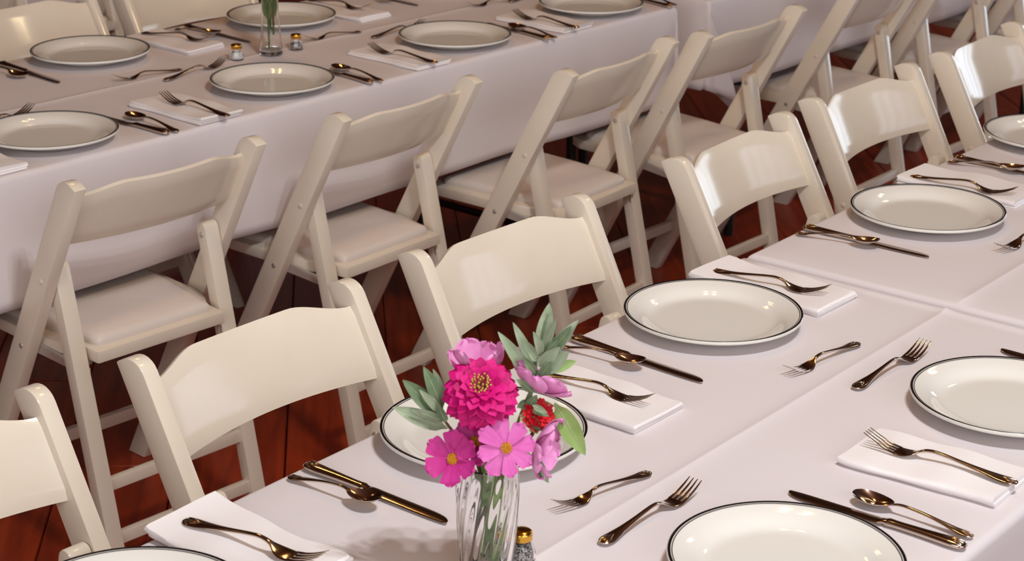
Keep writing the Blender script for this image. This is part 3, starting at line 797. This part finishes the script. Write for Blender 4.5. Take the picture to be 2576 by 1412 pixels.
# ------------------------------------------------------------------ vases
def twisted_vase(x, y, label):
    t = thing('ribbed_glass_vase', label, 'vase', (x, y, TZ + .003))
    n, k_ = 120, 34; H = .140; v = []; f = []
    def rad(q): return .0275 + .0078 * math.sin(min(1, q * 1.02) ** .85 * math.pi * .5) - .0022 * max(0, q - .75) / .25
    for side in (0, 1):
        for j in range(k_ + 1):
            q = j / k_
            z = q * H if side == 0 else .012 + q * (H - .012)
            r = rad(z / H) - (.0028 if side else 0)
            for i in range(n):
                a = 2 * math.pi * i / n
                rr_ = r + (.0008 * math.sin(16 * (a - .8 * z / H)) if side == 0 else 0) * min(1, (1.02 - z / H) * 8)
                v.append((rr_ * math.cos(a), rr_ * math.sin(a), z))
    n1 = n * (k_ + 1)
    for side in (0, 1):
        for j in range(k_):
            for i in range(n):
                a = side * n1 + j * n; f.append((a + i, a + (i + 1) % n, a + n + (i + 1) % n, a + n + i))
    for i in range(n): a = k_ * n; f.append((a + i, a + (i + 1) % n, n1 + a + (i + 1) % n, n1 + a + i))
    f.append(tuple(range(n))); f.append(tuple(n1 + i for i in range(n)))
    obj('glass_wall', new_mesh('twisted_glass', v, f, M['glass'], 60), t)
    return t
VX, VY = -.0239, 1.9455
twisted_vase(VX, VY, 'clear twisted-rib glass vase of flowers on the front table')
t = thing('bud_vase', 'small clear glass vase with green stems on the back table', 'vase', (-.5649, 4.424, TZ + .003))
mb = MB()
lathe(mb, [(.001, 0), (.025, 0), (.027, .002), (.0272, .007), (.0258, .02), (.0232, .05), (.0205, .09), (.0192, .13), (.0205, .165), (.0225, .18), (.0212, .1805), (.0186, .165), (.0172, .13), (.0185, .09), (.0212, .05), (.0236, .02), (.0240, .012), (.001, .011)], 64)
obj('glass_wall', mb.mesh('bud_vase_glass', M['glass'], 60), t)

# ------------------------------------------------------------------ flowers
SC = 2300.0
def fp(px, py, T=0.0):
    """a bouquet point in metres about the vase foot: x right, y away, z up"""
    return Vector((VX + (px - 1226) / SC, VY - T, TZ + (1452 - py + .42 * SC * T) / 2055))
def frame(nrm, spin=0):
    n = Vector(nrm).normalized(); a = n.cross(Vector((0, 0, 1)))
    if a.length < .05: a = Vector((1, 0, 0))
    a.normalize(); b = n.cross(a)
    return (a * math.cos(spin) + b * math.sin(spin), -a * math.sin(spin) + b * math.cos(spin), n)
def petal(ln, wd, cup, notch=.0, nx=10, ny=8, base=.18, curl=0.0, ripple=.0, qt=.72, tp=4.0, sh=.06):
    """unit petal along +x: returns verts, faces (one sheet with thickness)"""
    v = []; f = []
    for side in (0, 1):
        for i in range(nx + 1):
            q = 1 - (1 - i / nx) ** 1.7
            hw = wd * (base + (1 - base) * math.sin(min(1, q * 1.12) * math.pi / 2) ** 1.2) * max(.04, 1 - (max(0, q - qt) / (1 - qt)) ** tp) ** .5
            for j in range(ny + 1):
                s = -1 + 2 * j / ny
                x = q * ln * (1 - sh * s * s * max(0, q - .5) * 2) - (notch * ln * (.5 + .5 * math.cos(s * 2.5 * math.pi)) * max(0, q - .8) / .2)
                z = cup * ln * q * q + curl * ln * q ** 3 - .12 * wd * (1 - s * s) * q + ripple * wd * math.sin(s * 9) * q
                v.append((x, s * hw, z - (.0005 if side else 0)))
    m_ = (nx + 1) * (ny + 1)
    for side in (0, 1):
        for i in range(nx):
            for j in range(ny):
                a = side * m_ + i * (ny + 1) + j; f.append((a, a + 1, a + ny + 2, a + ny + 1))
    for i in range(nx):
        for j in (0, ny): a = i * (ny + 1) + j; f.append((a, a + ny + 1, m_ + a + ny + 1, m_ + a))
    for j in range(ny):
        for i in (0, nx): a = i * (ny + 1) + j; f.append((a, a + 1, m_ + a + 1, m_ + a))
    return v, f
def place(mb, vf, org, X, Y, Z, mi=0):
    v, f = vf; mb.add([org + X * q[0] + Y * q[1] + Z * q[2] for q in v], f, mi)
def stem_pts(head, bx, by, n=10, neck=None):
    """from the flower head through the vase mouth down to a point near the vase foot"""
    mouth = Vector((VX + max(-.017, min(.017, (head.x - VX) * .35)), VY + max(-.015, min(.015, (head.y - VY) * .4)), TZ + .137))
    ft = Vector((VX + bx, VY + by, TZ + .020))
    ctl = [head] + ([neck] if neck is not None else []) + [mouth, (mouth + ft) / 2 + Vector((bx * .25, by * .2, 0)), ft]
    out = smooth_tab([tuple(c) for c in ctl], n)
    return [Vector(c) for c in out]
def add_stem(t, head, bx, by, r=.0016, m_='stem', neck=None):
    pts = stem_pts(head - t.location, bx, by, neck=None) if False else stem_pts(head, bx, by, neck=neck)
    mb = MB(); tube(mb, [p - t.location for p in pts], r, 8); return obj('stem', mb.mesh('stem', M[m_], 60), t)
def cosmos(px, py, T, nrm, rad, m_, label, bx, by, n=8, cup=.12, wd=.275, center=True, spin=0, only=None, curl=0, back=.02):
    c = fp(px, py, T); t = thing('cosmos_flower', label, 'flower', c)
    X0, Y0, Z0 = frame(nrm, spin)
    rg = random.Random(int(px * 7 + py))
    for k_ in range(n):
        if only and k_ not in only: continue
        a = 2 * math.pi * k_ / n + rg.uniform(-.06, .06)
        X = X0 * math.cos(a) + Y0 * math.sin(a); Y = -X0 * math.sin(a) + Y0 * math.cos(a)
        tl = rg.uniform(-.2, .16); Z = (Z0 + X * tl).normalized(); X = (X - Z * X.dot(Z)).normalized()
        mb = MB(); place(mb, petal(rad * rg.uniform(.92, 1.05), rad * wd * rg.uniform(.9, 1.05), cup + rg.uniform(-.08, .08), .13, curl=curl, ripple=.06), Z * (.0006 * (k_ % 2)), X, Y, Z)
        obj('petal', mb.mesh('cosmos_petal', M[m_], 80), t)
    if center:
        mb = MB()
        for k_ in range(46):
            r = .0062 * math.sqrt((k_ + .5) / 46); a = k_ * 2.39996
            q = X0 * r * math.cos(a) + Y0 * r * math.sin(a) + Z0 * (.0028 + .0018 * (1 - (r / .0062) ** 2))
            sub = MB(); lathe(sub, [(.0002, 0), (.0009, .0008), (.0009, .0016), (.0002, .0022)], 6)
            mb.add([q + X0 * s.x + Y0 * s.y + Z0 * (s.z - .002) for s in sub.v], sub.f)
        cc = obj('flower_center', mb.mesh('cosmos_center', M['yellow'], 50), t)
        cc['label'] = 'yellow flower centre'
    add_stem(t, c - Z0 * .002, bx, by, .0018, ('stem', 'pale_stem', 'dark_stem')[int(px) % 3], neck=c - Z0 * back - Vector((0, 0, .012)))
    return t
# big magenta zinnia: rings of overlapping petals round a yellow-green centre
c = fp(1208, 985, .030); zn = thing('zinnia_flower', 'large magenta zinnia with many layered petals in the front bouquet', 'flower', c)
X0, Y0, Z0 = frame((0.02, -.66, .75))
rg = random.Random(5)
for ringi, (n, ln, wd, el, zo, r0) in enumerate(((22, .0335, .0062, -30, -.004, .009), (22, .033, .0062, -17, -.001, .009), (20, .031, .0060, -5, .002, .009), (18, .0275, .0056, 8, .0045, .008), (15, .0235, .0052, 22, .0065, .0065), (12, .018, .0046, 38, .008, .005), (9, .013, .004, 54, .009, .004))):
    for k_ in range(n):
        a = 2 * math.pi * (k_ + .5 * (ringi % 2)) / n + rg.uniform(-.09, .09)
        X = X0 * math.cos(a) + Y0 * math.sin(a); Y = -X0 * math.sin(a) + Y0 * math.cos(a)
        e = R_(el + rg.uniform(-7, 7)); Xe = X * math.cos(e) + Z0 * math.sin(e); Ze = Z0 * math.cos(e) - X * math.sin(e)
        mb = MB(); place(mb, petal(ln * 1.08 * rg.uniform(.93, 1.06), wd * rg.uniform(.9, 1.1) * 1.3, -.10, .0, 7, 4, .45, curl=-.08, qt=.6, tp=2.2), X * r0 + Z0 * zo, Xe, Y, Ze)
        obj('petal', mb.mesh('zinnia_petal', M['mag'] if rg.random() < .75 else M['magdark'], 80), zn)
mb = MB()
lathe_v = MB(); lathe(lathe_v, [(.0085, .002), (.008, .008), (.005, .0105), (.0005, .011)], 16)
mb.add([X0 * s.x + Y0 * s.y + Z0 * s.z for s in lathe_v.v], lathe_v.f)
obj('flower_center', mb.mesh('zinnia_center', M['darkred'], 50), zn)['label'] = 'dark red flower centre'
mb = MB()
for k_ in range(34):
    r = .0085 * math.sqrt((k_ + .5) / 34) + .001; a = k_ * 2.39996
    q = X0 * r * math.cos(a) + Y0 * r * math.sin(a) + Z0 * .008
    d = (Z0 + (X0 * math.cos(a) + Y0 * math.sin(a)) * .35 * rg.random()).normalized()
    tube(mb, [q, q + d * .006, q + d * .0105], [.0005, .0006, .0011], 5)
obj('stamen', mb.mesh('stamens', M['lime'], 60), zn)['kind'] = 'stuff'
mb = MB(); lv = MB(); lathe(lv, [(.002, -.014), (.008, -.012), (.0115, -.004), (.011, .001)], 16); mb.add([X0 * s.x + Y0 * s.y + Z0 * s.z for s in lv.v], lv.f)
obj('calyx', mb.mesh('calyx', M['sage_dark'], 60), zn)
add_stem(zn, c - Z0 * .012, .004, .004, .0034, neck=c - Z0 * .030 - Vector((0, 0, .02)))
cosmos(1273, 1124, .058, (.06, -.93, .36), .0355, 'pink', 'light pink cosmos flower facing us at the front of the bouquet', -.008, -.006, spin=.2)
cosmos(1142, 1153, .050, (-.22, -.80, .52), .0335, 'rose', 'deep pink cosmos flower lowest at the left of the bouquet', .010, -.008, cup=.20, spin=.62, n=6, wd=.37)
cosmos(1196, 1112, .040, (-.12, -.72, .68), .0300, 'rose', 'deep pink cosmos flower half hidden between the two front cosmos', .004, -.012, cup=.15, spin=.1, n=7, wd=.33)
cosmos(1198, 940, -.012, (-.02, -.10, .99), .0310, 'pale', 'pale pink cosmos behind the big zinnia', -.006, .008, cup=.95, wd=.50, n=7)
cosmos(1336, 975, -.004, (.46, .20, .62), .0400, 'pale', 'pale pink cosmos behind the sage sprig at the right', -.010, .008, cup=.55, wd=.50)
cosmos(1346, 1118, .030, (.86, -.30, -.12), .0360, 'pale', 'pale pink cosmos seen from the side at the lower right of the bouquet', -.012, .002, cup=.55, wd=.46)
# small red zinnia with cream tips
c = fp(1352, 1042, .018); rz = thing('red_zinnia_flower', 'small red and cream flower at the right of the bouquet', 'flower', c)
X0, Y0, Z0 = frame((.35, -.72, .55)); rg = random.Random(9)
for ringi, (n, ln, wd, el, r0, mm) in enumerate(((22, .0205, .0020, -26, .006, 'cream'), (22, .0185, .0020, -8, .006, 'red'), (20, .0155, .0018, 12, .005, 'red'), (15, .0120, .0016, 34, .004, 'red'), (9, .009, .0015, 58, .002, 'red'))):
    for k_ in range(n):
        a = 2 * math.pi * (k_ + .5 * (ringi % 2)) / n + rg.uniform(-.12, .12)
        X = X0 * math.cos(a) + Y0 * math.sin(a); Y = -X0 * math.sin(a) + Y0 * math.cos(a)
        e = R_(el + rg.uniform(-8, 8)); Xe = X * math.cos(e) + Z0 * math.sin(e); Ze = Z0 * math.cos(e) - X * math.sin(e)
        mb = MB(); place(mb, petal(ln, wd * 1.2, .12, .1, 5, 2, .5, qt=.7, tp=2.5), X * r0 * .4, Xe, Y, Ze)
        obj('petal', mb.mesh('red_petal', M[mm], 80), rz)
add_stem(rz, c - Z0 * .002, -.014, -.004, .0022, 'brownstem', neck=c - Z0 * .02 - Vector((0, 0, .02)))

def leaf_mesh(p0, p1, wd, bend, twist, side_hint, mats):
    """a pointed leaf from p0 to p1 with a midrib and a slight fold"""
    d = p1 - p0; L = d.length; X = d.normalized(); Z = Vector(side_hint); Z = (Z - X * Z.dot(X)).normalized(); Y = Z.cross(X)
    nx, ny = 12, 6; v = []; f = []
    for side in (0, 1):
        for i in range(nx + 1):
            q = i / nx
            hw = wd * (math.sin(math.pi * q ** .85) ** .8 if 0 < q < 1 else .0) + .0004
            if q < .12: hw = max(hw * .6, .0007)
            an_ = twist * q
            for j in range(ny + 1):
                s = -1 + 2 * j / ny
                y = s * hw; z = bend * L * math.sin(math.pi * q) + .35 * hw * abs(s) ** 1.3 - (.0004 if side else 0)
                y2 = y * math.cos(an_) - z * math.sin(an_) * .0; z2 = z + y * math.sin(an_)
                v.append(p0 + X * (q * L) + Y * y2 + Z * z2)
    m_ = (nx + 1) * (ny + 1)
    for side in (0, 1):
        for i in range(nx):
            for j in range(ny):
                a = side * m_ + i * (ny + 1) + j; f.append((a, a + 1, a + ny + 2, a + ny + 1))
    for i in range(nx):
        for j in (0, ny): a = i * (ny + 1) + j; f.append((a, a + ny + 1, m_ + a + ny + 1, m_ + a))
    for j in range(ny):
        for i in (0, nx): a = i * (ny + 1) + j; f.append((a, a + 1, m_ + a + 1, m_ + a))
    mb = MB(); mb.add(v, f)
    pts = [p0 + X * (q * L) + Z * (bend * L * math.sin(math.pi * q) + .0003) for q in [k_ / 8 * .96 for k_ in range(9)]]
    rb = MB(); tube(rb, pts, [.0006 * (1 - .8 * k_ / 8) for k_ in range(9)], 6)
    return mb.mesh('leaf', mats, 70), rb.mesh('midrib', M['vein'], 60)
def sprig(name, label, pts, leaves, bx, by, m_='sage', stem_m='stem'):
    """pts: pixels of the stem from tip to base (with depth); leaves: base, tip, width"""
    P = [fp(*q) for q in pts]; t = thing(name, label, 'sprig', P[0])
    ctl = [tuple(p) for p in P]
    last = P[-1]
    full = smooth_tab(ctl, 6)[:-1] + [list(p) for p in stem_pts(last, bx, by)]
    mb = MB(); nn = len(full)
    tube(mb, [Vector(p) - t.location for p in full], [.0009 + .0014 * min(1, i / 20) for i in range(nn)], 7)
    obj('stem', mb.mesh('sprig_stem', M[stem_m], 60), t)
    rg = random.Random(len(leaves) * 3 + int(pts[0][0]))
    for (b0, b1, e0, e1, wpx, T0, T1, mm) in leaves:
        a, b = fp(b0, b1, T0) - t.location, fp(e0, e1, T1) - t.location
        lm, rm = leaf_mesh(a, b, wpx / SC / 2, rg.uniform(-.05, .10), rg.uniform(-.35, .35), (rg.uniform(-.25, .25), -.85, .5), M[mm])
        l = obj('leaf', lm, t); obj('midrib', rm, l)
    return t
sprig('sage_sprig', 'tall grey green sage sprig at the upper right of the bouquet', [(1370, 800, .0), (1350, 880, .004), (1338, 960, .008), (1322, 1040, .012), (1300, 1110, .010)],
  [(1352, 895, 1374, 772, 40, .004, -.008, 'sage'), (1344, 935, 1285, 820, 26, .004, -.004, 'sage'), (1348, 915, 1308, 862, 24, .006, .012, 'sage'), (1342, 965, 1248, 842, 32, .004, -.006, 'sage'),
   (1356, 895, 1390, 812, 22, .004, .010, 'sage'), (1355, 900, 1335, 845, 20, .010, .02, 'sage'), (1350, 905, 1396, 862, 18, .006, .012, 'sage_dark'), (1362, 915, 1446, 812, 34, .002, -.004, 'sage'),
   (1355, 925, 1428, 828, 30, .004, .006, 'sage_dark'), (1352, 940, 1424, 890, 46, .008, .010, 'sage'), (1350, 925, 1400, 880, 30, .012, .018, 'sage'), (1372, 935, 1444, 908, 26, -.004, -.02, 'leaf'), (1335, 985, 1381, 950, 22, .010, .018, 'sage_dark'),
   (1340, 975, 1400, 990, 18, .006, .010, 'sage_dark'), (1334, 985, 1297, 958, 20, .012, .020, 'sage_dark'), (1328, 1010, 1298, 1025, 20, .012, .02, 'sage_dark'), (1325, 1025, 1346, 995, 24, .014, .020, 'sage_dark'),
   (1322, 1030, 1344, 1075, 24, .016, .026, 'sage_dark'), (1335, 1030, 1376, 1046, 16, .020, .034, 'sage_dark'), (1336, 1020, 1372, 1038, 14, .026, .036, 'sage'), (1330, 1045, 1356, 1082, 22, .022, .030, 'sage_dark'), (1348, 950, 1312, 905, 22, .014, .02, 'sage_dark'), (1346, 960, 1380, 915, 24, .016, .022, 'sage_dark')], -.010, .010, 'sage', 'sage_dark')
sprig('sage_sprig', 'grey green sage sprig reaching left over the plate', [(1085, 1000, .0), (1105, 1040, .004), (1130, 1075, .008), (1165, 1115, .012)],
  [(1108, 1050, 1012, 961, 42, .004, -.004, 'sage_dark'), (1112, 1035, 1064, 928, 36, .004, -.004, 'sage_dark'), (1118, 1000, 1087, 933, 18, .0, -.01, 'sage'), (1118, 1060, 1036, 1034, 22, .008, .012, 'sage'),
   (1125, 1078, 988, 1028, 42, .008, .004, 'sage'), (1122, 1062, 1100, 1015, 22, .010, .018, 'sage_dark'), (1115, 1045, 1055, 985, 22, .010, .014, 'sage')], -.004, .010, 'sage', 'brownstem')
sprig('sage_sprig', 'single long green leaf drooping at the right of the bouquet', [(1390, 1020, .006), (1360, 1010, .006), (1330, 1040, .008), (1300, 1110, .010)],
  [(1391, 1012, 1471, 1139, 52, .006, .012, 'leaf')], .012, .004, 'leaf')
sprig('sage_sprig', 'short dark leaves hanging low right of the pink cosmos', [(1345, 1155, .030), (1325, 1135, .028), (1300, 1130, .022)],
  [(1336, 1140, 1379, 1208, 26, .034, .036, 'sage_dark'), (1338, 1140, 1366, 1172, 14, .030, .030, 'sage')], .010, -.004, 'sage')
# stems in the back vase: their flowers stand above the frame
BX, BY = -.5649, 4.424
for k_, (dx, dy, tx, ty, mm, r) in enumerate(((-.004, -.004, -.008, .004, 'dark_stem', .0028), (.006, .002, .012, .0, 'dark_stem', .0026), (.0, .006, -.002, -.006, 'dark_stem', .0024), (.009, -.006, .006, -.006, 'brownstem', .0024), (-.006, .004, -.012, -.004, 'stem', .0022))):
    t = thing('cosmos_flower', ('green stem', 'second green stem', 'thin green stem', 'brown stem', 'leftmost green stem')[k_] + ' standing in the small back vase', 'flower', (BX, BY, TZ + .016), 0, 'stems in the back vase')
    mb = MB(); z0 = .0 if k_ == 0 else .02 + .012 * k_
    tube(mb, [(dx, dy, z0), (dx * .3 + tx * .4, dy * .3 + ty * .4, .08), (tx, ty, .155), (tx * 2.2, ty * 2, .24)], [r * .8, r, r, r * .8], 8); obj('stem', mb.mesh('stem', M[mm], 60), t)
    X0, Y0, Z0 = frame((tx * 20, -.4, .9)); hd = Vector((tx * 2.2, ty * 2, .24))
    for j in range(8):
        a = 2 * math.pi * j / 8; X = X0 * math.cos(a) + Y0 * math.sin(a); Y = -X0 * math.sin(a) + Y0 * math.cos(a)
        mb = MB(); place(mb, petal(.033, .0145, .15, .06), hd, X, Y, Z0); obj('petal', mb.mesh('cosmos_petal', M[('pink', 'rose', 'pale', 'mag', 'pink')[k_]], 80), t)
    for j in range(3):
        a = 2.2 * j + k_; lm, rm = leaf_mesh(Vector((tx * .7, ty * .7, .07 + .03 * j)), Vector((tx + .006 * math.cos(a), ty + .006 * math.sin(a), .125 + .03 * j)), .0045, .03, .2, (0, -.9, .3), M['dark_stem'])
        l = obj('leaf', lm, t); obj('midrib', rm, l)
